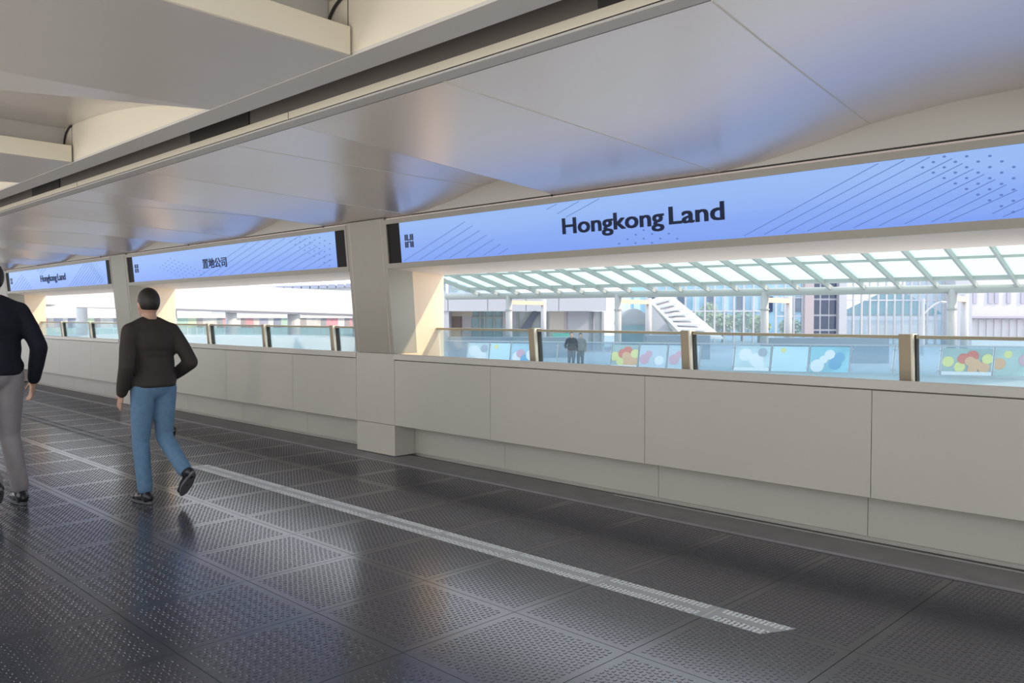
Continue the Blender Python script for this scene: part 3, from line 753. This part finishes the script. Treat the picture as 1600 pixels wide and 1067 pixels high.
# building behind the glazing (dark hipped roof)
hb = empty('hipped_building', F(rr(1415, 95), 98, ZP), 'dark teal roofed hall behind the glazed facade', 'building')
m = MB(); Dh = 94
p = [rz(1350, 491, Dh), rz(1475, 491, Dh)]
m.add([F(p[0][0], Dh, p[0][1]), F(p[1][0], Dh, p[1][1]), F(p[1][0], Dh + 8, p[1][1]), F(p[0][0], Dh + 8, p[0][1]), F(rr(1408, Dh), Dh + 4, zz(452, Dh)), F(rr(1432, Dh), Dh + 4, zz(452, Dh))],
      [(0, 1, 5, 4), (1, 2, 5), (2, 3, 4, 5), (3, 0, 4), (0, 3, 2, 1)])
m.build('hipped_roof', mat('dark teal roof', (0.07, 0.17, 0.20), .6, 0, .3, .3, .3), hb)
FB(p[0][0] + .5, p[1][0] - .5, Dh + .5, Dh + 7, ZP, p[0][1]).build('wall', mat('mottled grey wall', (0.50, 0.50, 0.52), .7, 0, .3, .35, .35), hb)
FB(rr(1318, 90), rr(1475, 90), 90, 91, zz(500, 90), zz(494, 90)).build('balcony_band', M_WHITE, hb)

# blue-green office tower panels behind the trees
of = empty('office_block', F(rr(1130, 120), 122, ZP), 'blue green office block behind the trees', 'building')
FB(rr(985, 120), rr(1262, 120), 120, 130, -6, 14).build('wall', mat('blue green curtain wall', (0.30, 0.50, 0.62), .3, 0, .5, .5, .12, stretch=(2, 2, .7)), of)
for i in range(12):
    x = 990 + i * 23; FB(rr(x, 119.8), rr(x + 10, 119.8), 119.7, 120, zz(487, 119), zz(463, 119)).build('window', M_NAVY if i % 2 else mat('pale window', (0.5, 0.66, 0.74), .2), of)

# white classical building to the right
wc = empty('white_building', F(rr(1570, 100), 103, ZP), 'bright white classical building with two rows of windows', 'building')
Dw = 100.0
M_BW = mat('bright white render', (0.60, 0.58, 0.61), .6, 0, .2, .04, .2)
FB(rr(1500, Dw), rr(1760, Dw), Dw, Dw + 14, -6, 14).build('wall', M_BW, wc)
M_GW = mat('grey violet window', (0.42, 0.40, 0.48), .3)
for x in (1508, 1519, 1543, 1553, 1572, 1594, 1620, 1640):
    FB(rr(x, Dw), rr(x + 6, Dw), Dw - .15, Dw + .1, zz(474, Dw), zz(455, Dw)).build('window', M_GW, wc)
FB(rr(1500, Dw), rr(1760, Dw), Dw - 1.2, Dw, zz(497, Dw), zz(494, Dw)).build('cornice', M_GW, wc)
for i in range(14):
    x = 1505 + i * 12; FB(rr(x, Dw), rr(x + 6, Dw), Dw - .12, Dw + .1, zz(526, Dw), zz(499, Dw)).build('window', mat('pale grey opening', (0.58, 0.57, 0.60), .5), wc)

# street lamp
lm = empty('street_lamp', F(rr(1442, 55), 55, ZP), 'white street lamp with curved arm beside the white building', 'lamp')
MB().tube(F(rr(1442, 55), 55, ZP), F(rr(1442, 55), 55, zz(466, 55)), .13, .10).build('pole', M_COLW, lm)
m = MB(); pr_ = None
for i in range(8):
    t = i / 7; x = 1442 + 30 * t; y = 492 - 20 * math.sin(t * math.pi / 2); r, z = rz(x, y, 55); q = F(r, 55, z)
    if pr_: m.tube(pr_, q, .06, n=8)
    pr_ = q
m.build('curved_arm', M_COLW, lm)
r, z = rz(1474, 472, 55); MB().ball(F(r, 55, z), .2, (1.6, 1.0, .4)).build('lamp_head', M_COLW, lm)

# trees behind the glass
M_LEAF = mat('yellow green leaves', (0.34, 0.40, 0.20), .6, 0, .3, .4, 1.0)
M_LEAF2 = mat('soft green leaves', (0.26, 0.36, 0.24), .6, 0, .3, .4, 1.0)
M_BARK = mat('grey bark', (0.2, 0.17, 0.14), .8)
def tree(px, d, h, wd, lab, ml):
    r = rr(px, d); root = empty('tree', F(r, d, ZP), lab, 'tree', 'trees behind the glazed facade')
    MB().tube(F(r, d, ZP), F(r, d, ZP + h * .55), .16, .08).build('trunk', M_BARK, root)
    m = MB()
    for i in range(420):
        t = random.random() * 2 * math.pi; ph = math.acos(2 * random.random() - 1); q = random.random() ** .4
        c = F(r + wd * q * math.sin(ph) * math.cos(t), d + wd * q * math.sin(ph) * math.sin(t), ZP + h * .62 + h * .38 * q * math.cos(ph))
        s = .18 + random.random() * .14; u = Vector((random.uniform(-1, 1), random.uniform(-1, 1), random.uniform(-1, 1))).normalized(); v = u.orthogonal().normalized()
        m.add([c - u * s, c + v * s * .6, c + u * s, c - v * s * .6], [(0, 1, 2, 3)])
    m.build('crown', ml, root, kind='stuff')
for a in ((1088, 82, 3.2, 1.1, 'small green tree behind the stair roof', M_LEAF2), (1106, 88, 4.1, 1.2, 'tall yellow green tree behind the facade glass', M_LEAF), (1130, 83, 2.9, 1.2, 'low round yellow green tree beside the tall one', M_LEAF), (1160, 86, 3.3, 1.4, 'wide pale green tree left of a white column', M_LEAF2), (1186, 81, 2.7, 1.0, 'little green tree hard against the white column', M_LEAF), (1235, 84, 2.4, 1.2, 'little tree beside the mauve pier', M_LEAF2)): tree(*a)

# office seen above the pavilion
ob = empty('office_block', F(rr(720, 95), 96, ZP), 'pale blue office block above the white pavilion roof', 'building')
FB(rr(640, 95), rr(800, 95), 95, 105, -6, 14).build('wall', mat('pale blue cladding', (0.55, 0.66, 0.76), .4, 0, .4, .2, .3), ob)
for x, y0, y1 in ((682, 441, 445), (682, 449, 453), (706, 440, 455), (726, 440, 455)):
    FB(rr(x, 94.9), rr(x + (12 if y1 - y0 < 8 else 9), 94.9), 94.7, 94.95, zz(y1, 95), zz(y0, 95)).build('window', M_GW if y1 - y0 < 8 else M_TEAL, ob)
FB(rr(697, 94.8), rr(701, 94.8), 94.3, 94.9, -6, 14).build('white_fin', M_BW, ob)

# ------------------------------------------------------------------ white arcade seen through the middle and far windows
arc = empty('white_arcade', F(-18, 45, ZP), 'white arcade with deep fascia, round columns and coloured shopfronts', 'building')
def aline(px):   # arcade front line
    t = (px - 20) / 560.0; d = 24 + 38 * t; return rr(px, d), d
def wall_seg(x0, x1, y0, y1, dd, th, m, name, parent, y0b=None, y1b=None):
    r0, d0 = aline(x0); r1, d1 = aline(x1)
    r0, r1 = rr(x0, d0 + dd), rr(x1, d1 + dd); d0 += dd; d1 += dd
    z00, z01 = zz(y1, d0), zz(y0, d0); z10, z11 = zz(y1b if y1b is not None else y1, d1), zz(y0b if y0b is not None else y0, d1)
    return MB().hexa([F(r0, d0, z00), F(r1, d1, z10), F(r1, d1 + th, z10), F(r0, d0 + th, z00), F(r0, d0, z01), F(r1, d1, z11), F(r1, d1 + th, z11), F(r0, d0 + th, z01)]).build(name, m, parent)
M_BWH = mat('bright white fascia', (0.54, 0.54, 0.54), .6, 0, .2)
XS = [20, 120, 240, 360, 470, 590]
fy = lambda x: 474 + (x - 20) * (491 - 474) / 540
ty = lambda x: 430 + (x - 20) * (455 - 430) / 540
for a, b in zip(XS[:-1], XS[1:]):
    wall_seg(a, b, ty(a), fy(a), 0, 1.0, M_BWH, 'fascia', arc, ty(b), fy(b))
    wall_seg(a, b, fy(a), fy(a) + 4, 1.0, 6.0, M_GRYW, 'soffit', arc, fy(b), fy(b) + 3)
    wall_seg(a, b, 491, 497, 9, .3, M_BWH, 'clerestory', arc)
for x, wpx in ((128, 16), (268, 16), (361, 17), (459, 19), (560, 18)):
    r, d = aline(x); d += 1.6; r = rr(x, d)
    MB().tube(F(r, d, -1.6), F(r, d, zz(fy(x) + 2, d)), wpx / 2 / FPX * d, n=20).build('column', M_BWH, arc, smooth=True)
scol = [((.55, .20, .24), 12), ((.62, .55, .50), 9), ((.30, .30, .42), 14), ((.70, .66, .62), 8), ((.16, .18, .30), 12), ((.34, .55, .45), 16), ((.52, .66, .40), 14), ((.30, .26, .26), 10), ((.58, .56, .54), 22), ((.20, .22, .24), 9), ((.66, .22, .28), 18), ((.76, .70, .66), 10), ((.24, .20, .22), 8)]
x = 60; i = 0
while x < 575:
    c, wpx = scol[i % len(scol)]
    wall_seg(x, x + wpx, 497, 512, 9.2, .15, mat('shop display %d' % (i % len(scol)), tuple(.16 + .72 * q for q in c), .5, 0, .3, .35, 2.0), 'shop_window', arc)
    wall_seg(x + .5, x + wpx - .5, 512, 527, 8.8, .05, mat('aqua glass screen', (0.45, 0.62, 0.62), .2, 0, .5, .1, .5), 'glass_screen', arc)
    x += wpx; i += 1
wall_seg(20, 590, 526.5, 560, 4.5, 4.8, mat('white terrace floor', (0.72, 0.73, 0.74), .6), 'terrace_parapet', arc)
# block with a window row above the fascia
bk = empty('window_row_block', F(-24, 92, 0), 'distant block with a row of small square windows above the white arcade', 'building')
FB(rr(330, 92), rr(600, 92), 92, 100, -6, zz(446, 92)).build('wall', M_BWH, bk)
for i in range(9):
    x = 433 + i * 13.5; y = 453.5 - i * .55
    FB(rr(x, 91.9), rr(x + 11, 91.9), 91.6, 92, zz(y, 92), zz(y - 6, 92)).build('window', mat('blue grey window', (0.30, 0.32, 0.42), .3), bk)

# ------------------------------------------------------------------ people
def evald(o):
    bpy.context.view_layer.update()
    return bpy.data.meshes.new_from_object(o.evaluated_get(bpy.context.evaluated_depsgraph_get()))
def limb(m, pts, sc=None):
    for (a, ra), (b, rb) in zip(pts[:-1], pts[1:]):
        m.tube(a, b, ra, rb, 14); 
    for a, ra in pts: m.ball(a, ra * 1.0, n=14, m=8)
def melded(name, m, material, org, parent, X, vox=.011, smooth=6, **kw):
    me = bpy.data.meshes.new(name); me.from_pydata(m.v, [], m.f)
    bm = bmesh.new(); bm.from_mesh(me); bmesh.ops.remove_doubles(bm, verts=bm.verts, dist=1e-6); bmesh.ops.recalc_face_normals(bm, faces=bm.faces); bm.to_mesh(me); bm.free()
    t = bpy.data.objects.new(name, me); COL.objects.link(t)
    r = t.modifiers.new('r', 'REMESH'); r.mode = 'VOXEL'; r.voxel_size = vox
    s = t.modifiers.new('s', 'SMOOTH'); s.iterations = smooth; s.factor = .6
    me2 = evald(t); bpy.data.objects.remove(t)
    me2.transform(X)
    me2.materials.clear(); me2.materials.append(material)
    for p in me2.polygons: p.use_smooth = True
    o = bpy.data.objects.new(name, me2); place(o, org, parent)
    for k_, v_ in kw.items(): o[k_] = v_
    return o
M_SKIN = mat('skin', (0.52, 0.32, 0.23), .5, 0, .4)
M_HAIR = mat('dark hair', (0.02, 0.017, 0.015), .5, 0, .4, .3, 60, .4, 120)
V = Vector
def hand(m, wrist, d, side, s=1.0, curl=.6):
    d = V(d).normalized(); right = d.cross(V((0, 1, 0))).normalized() if abs(d.y) < .9 else V((1, 0, 0))
    fwd = right.cross(d).normalized()      # palm width runs along fwd
    inn = right * side                     # towards the body = curling side
    wrist = V(wrist)
    rot = Matrix((inn, fwd, d)).transposed()
    m.ball(wrist + d * .05 * s, .05 * s, (.30, .80, 1.0), 14, 8, rot)
    m.tube(wrist - d * .03, wrist + d * .02, .027 * s, .026 * s)
    for i, (off, ln) in enumerate(((.030, .070), (.010, .080), (-.010, .075), (-.029, .058))):
        p = wrist + d * .088 * s + fwd * off * s; dd = d.copy(); r = .0088 * s
        for j, f in enumerate((.45, .32, .23)):
            q = p + dd * ln * f * s; m.tube(p, q, r, r * .93, 8); m.ball(q, r * .93, n=8, m=6)
            if j == 0: m.ball(p, r * 1.05, n=8, m=6)
            p = q; dd = (dd + inn * curl * .6).normalized(); r *= .93
    p = wrist + d * .025 * s + fwd * .034 * s; dd = (d * .75 + fwd * .65 + inn * .2).normalized()
    for f, r in ((.036, .012), (.030, .0105), (.022, .0095)):
        q = p + dd * f * s; m.tube(p, q, r, r * .93, 8); m.ball(q, r * .93, n=8, m=6); p = q; dd = (dd * .8 + d * .4).normalized()
def shoe_mesh(ank, toe_dir, pitch, side):
    m = MB(); so = MB(); a = V(ank); f = V(toe_dir).normalized(); up = V((0, 0, 1)); r = f.cross(up).normalized()
    Rp = Matrix.Rotation(pitch, 3, r); f = Rp @ f; u = Rp @ up
    rot = Matrix((r, f, u)).transposed()
    sole = a - u * .085
    m.ball(sole + u * .045 + f * -.035, .05, (.86, 1.05, 1.0), 14, 8, rot)
    m.ball(sole + u * .038 + f * .06, .06, (.76, 1.5, .66), 14, 8, rot)
    m.ball(sole + u * .032 + f * .135, .048, (.95, 1.15, .62), 14, 8, rot)
    m.tube(sole + u * .05 - f * .01, a + u * .015, .044, .042, 14)
    n = 20; pts = []
    for i in range(n):
        t = 2 * math.pi * i / n; y = .05 + .145 * math.sin(t); w_ = .047 if y > .04 else .040
        pts.append(sole + f * y + r * (w_ * math.cos(t)))
    vs = pts + [p + u * .022 for p in pts]
    so.add(vs, [tuple(range(n - 1, -1, -1)), tuple(range(n, 2 * n))] + [(i, (i + 1) % n, n + (i + 1) % n, n + i) for i in range(n)])
    return m, so

def person(base, heading, H, pose, cols, label, scale_w=1.0):
    """local frame: x right, y forward, z up. heading: angle of forward from +Y, towards -X."""
    X = Matrix.Rotation(heading, 4, 'Z') @ Matrix.Scale(H / 1.75, 4)
    J = pose; org = V(base)
    def jn(n): return V(J[n])
    pel, che, nk, hd = jn('pelvis'), jn('chest'), jn('neck'), jn('head')
    hrot = Matrix.Rotation(J.get('head_turn', 0), 3, 'Z') @ Matrix.Rotation(J.get('head_tilt', 0), 3, 'X')
    m = MB()
    m.ball(hd, .1, (.77, .93, 1.14), 20, 14, hrot)
    m.ball(hd + hrot @ V((0, .035, -.055)), .07, (.80, .95, .95), 14, 10, hrot)
    m.ball(hd + hrot @ V((0, .103, -.020)), .017, (.8, 1.0, 1.5), 10, 8, hrot)          # nose
    m.ball(hd + hrot @ V((0, .094, -.060)), .018, (1.3, .5, .45), 10, 6, hrot)          # mouth
    m.ball(hd + hrot @ V((0, .085, -.096)), .022, (1.1, .8, .8), 10, 6, hrot)           # chin
    for s_ in (-1, 1):
        m.ball(hd + hrot @ V((s_ * .077, -.002, -.015)), .03, (.35, .7, 1.1), 10, 8, hrot)   # ears
        m.ball(hd + hrot @ V((s_ * .033, .084, .012)), .014, (1.3, .6, .7), 8, 6, hrot)     # brow/eye mass
    m.tube(hd - V((0, .01, .07)), nk + V((0, 0, -.03)), .054, .062, 16)
    m.ball(nk.lerp(che, .5), .13, (1.1, .62, .7), 16, 10); m.ball(che, .14, (1.05, .68, 1.3), 16, 10)
    m.ball(che.lerp(pel, .5), .13, (1.0, .7, 1.2), 16, 10); m.ball(pel, .14, (1.08, .75, .9), 16, 10)
    for s_, t in ((-1, 'l'), (1, 'r')):
        sh, el, wr = jn('sh_' + t), jn('el_' + t), jn('wr_' + t)
        limb(m, [(che + (sh - che) * .6, .05), (sh, .048), (el, .037), (wr, .026)])
        hand(m, wr, (wr - el), -s_, .98, .75)
        hp, kn, an = jn('hip_' + t), jn('kn_' + t), jn('an_' + t)
        limb(m, [(hp, .075), (kn, .048), (an, .034)])
    body = melded('person', m, M_SKIN, org, None, X, .0075, 3, label=label, category='person', group='people walking along the bridge')
    # hair
    h = MB(); h.ball(hd + hrot @ V((0, -.014, .020)), .103, (.83, .94, 1.08), 20, 14, hrot)
    for v in h.v:
        l = hrot.inverted() @ (v - hd)
        if l.y > .035 and l.z < .062: v -= hrot @ V((0, (l.y - .03) * .9, 0)); 
        if l.z < -.055: v += V((0, 0, (-.055 - l.z) * .8))
    melded('hair', h, M_HAIR, org, body, X, .009, 2)
    # jacket
    j = MB(); tw = scale_w
    j.ball(nk + V((0, -.005, -.07)), .15, (1.10 * tw, .68, .55), 20, 12); j.ball(che, .17, (1.10 * tw, .76, 1.25), 20, 12)
    j.ball(che.lerp(pel, .5), .165, (1.05 * tw, .78, 1.2), 20, 12)
    hem = pel + V((0, 0, -.05))
    j.tube(che.lerp(pel, .3), hem, .15 * tw, .168 * tw, 22)
    j.ball(pel + V((0, 0, .02)), .165, (1.12 * tw, .80, .65), 20, 12)
    for v in j.v:
        v.y = che.y + (v.y - che.y) * (.86 if v.z < che.z else 1)
    for s_, t in ((-1, 'l'), (1, 'r')):
        sh, el, wr = jn('sh_' + t), jn('el_' + t), jn('wr_' + t)
        ew = el.lerp(wr, .93)
        limb(j, [(che + (sh - che) * .55 + V((0, 0, .02)), .085), (sh + V((-s_ * .012, 0, -.012)), .068), (sh.lerp(el, .5), .063), (el, .060), (el.lerp(wr, .55), .054), (ew, .045)])
    for s_ in (-1, 1): j.tube(nk + V((s_ * .03, 0, -.01)), nk + V((s_ * .165, -.01, -.075)), .062, .062, 16)
    j.tube(nk + V((0, 0, -.055)), nk + V((0, .005, .015)), .078, .070, 18)
    jk = melded('jacket', j, cols['jacket'], org, body, X, .012, 10)
    # cloth band at the hem
    # trousers
    t_ = MB(); t_.ball(pel + V((0, 0, -.02)), .150, (1.10, .80, .85), 20, 12)
    for t in ('l', 'r'):
        hp, kn, an = jn('hip_' + t), jn('kn_' + t), jn('an_' + t)
        limb(t_, [(hp, .098), (hp.lerp(kn, .5), .085), (kn, .068), (kn.lerp(an, .5), .064), (an + (kn - an).normalized() * .035, .060)])
    melded('trousers', t_, cols['trousers'], org, body, X, .011, 4)
    for t in ('l', 'r'):
        a, so = shoe_mesh(J['an_' + t], J.get('toe_' + t, (0, 1, 0)), J.get('pit_' + t, 0), 1)
        sh_ = melded('shoe', a, cols['shoe'], org, body, X, .007, 3)
        ms = MB(); ms.v = [X @ v + org for v in so.v]; ms.f = so.f
        ms.build('sole', cols['sole'], sh_)
    return body

M_JK1 = mat('charcoal brown jacket', (0.040, 0.034, 0.031), .75, 0, .3, .3, 8, .3, 25)
M_JEAN = mat('light blue denim', (0.13, 0.235, 0.36), .8, 0, .2, .25, 25, .2, 200)
M_SHOE = mat('black leather', (0.012, 0.012, 0.016), .3, 0, .5)
M_SOLE = mat('grey sole', (0.12, 0.12, 0.13), .7)
M_JK2 = mat('black navy jacket', (0.010, 0.012, 0.022), .8, 0, .3, .3, 8, .3, 25)
M_TR2 = mat('pale grey trousers', (0.30, 0.28, 0.29), .8, 0, .2, .2, 10, .2, 60)
M_JK3 = mat('light grey jacket', (0.42, 0.41, 0.38), .8, 0, .2, .2, 8, .3, 25)
M_TR3 = mat('khaki trousers', (0.36, 0.33, 0.25), .8, 0, .2, .2, 10, .2, 60)
walk = dict(pelvis=(0, 0, .98), chest=(0, .03, 1.27), neck=(0, .045, 1.47), head=(0, .075, 1.615),
            sh_l=(-.185, .03, 1.405), sh_r=(.185, .03, 1.405),
            el_l=(-.255, -.07, 1.12), wr_l=(-.24, .05, .89), el_r=(.27, -.10, 1.13), wr_r=(.23, .13, 1.00),
            hip_l=(-.09, 0, .93), kn_l=(-.085, .06, .50), an_l=(-.08, .0, .09),
            hip_r=(.09, 0, .93), kn_r=(.10, .03, .52), an_r=(.10, -.30, .26), pit_r=math.radians(-48))
# centre man: planted left foot, right foot lifting behind
person((2.70, 6.72, 0), math.radians(6), 1.73, dict(walk), dict(jacket=M_JK1, trousers=M_JEAN, shoe=M_SHOE, sole=M_SOLE),
       'man in a charcoal brown jacket and light blue jeans walking away past the window wall', 1.08)
# man at the left edge
w2 = dict(walk); w2.update(head_turn=math.radians(8), el_r=(.28, -.03, 1.13), wr_r=(.27, .06, .88),
                           kn_r=(.12, .10, .50), an_r=(.16, .02, .09), pit_r=0, toe_r=(.1, 1, 0), kn_l=(-.08, .10, .52), an_l=(-.09, -.24, .20), pit_l=math.radians(-38))
person((1.74, 7.36, 0), math.radians(4), 1.93, w2, dict(jacket=M_JK2, trousers=M_TR2, shoe=M_SHOE, sole=M_SOLE),
       'man in a black navy jacket and pale grey trousers cut off by the left edge', 1.05)
# third walker mostly hidden behind the centre man
w3 = dict(walk); w3.update(kn_l=(-.09, .20, .52), an_l=(-.09, .30, .09), kn_r=(.10, -.02, .50), an_r=(.12, -.34, .15), pit_r=math.radians(-30))
person((4.10, 10.27, 0), math.radians(-4), 1.70, w3, dict(jacket=M_JK3, trousers=M_TR3, shoe=M_SHOE, sole=M_SOLE),
       'walker in khaki trousers and black shoes half hidden behind the man in blue jeans', 1.0)

# two tiny figures on the terrace
for px, lab, hh, jk in ((893, 'small dark dressed figure on the terrace before the pavilion', 1.88, M_JK2), (909, 'small grey figure standing right of the dark one on the terrace', 1.82, mat('olive grey coat', (.20, .20, .19), .8))):
    r = rr(px, 39.6); p = F(r, 39.6 + (.0 if px == 893 else .7), ZP)
    wst = dict(walk); wst.update(an_r=(.10, -.02, .09), kn_r=(.10, .03, .5), pit_r=0)
    person(p, math.radians(135), hh, wst, dict(jacket=jk, trousers=mat('slate trousers', (.10, .12, .15), .8), shoe=M_SHOE, sole=M_SOLE), lab, 1.05)
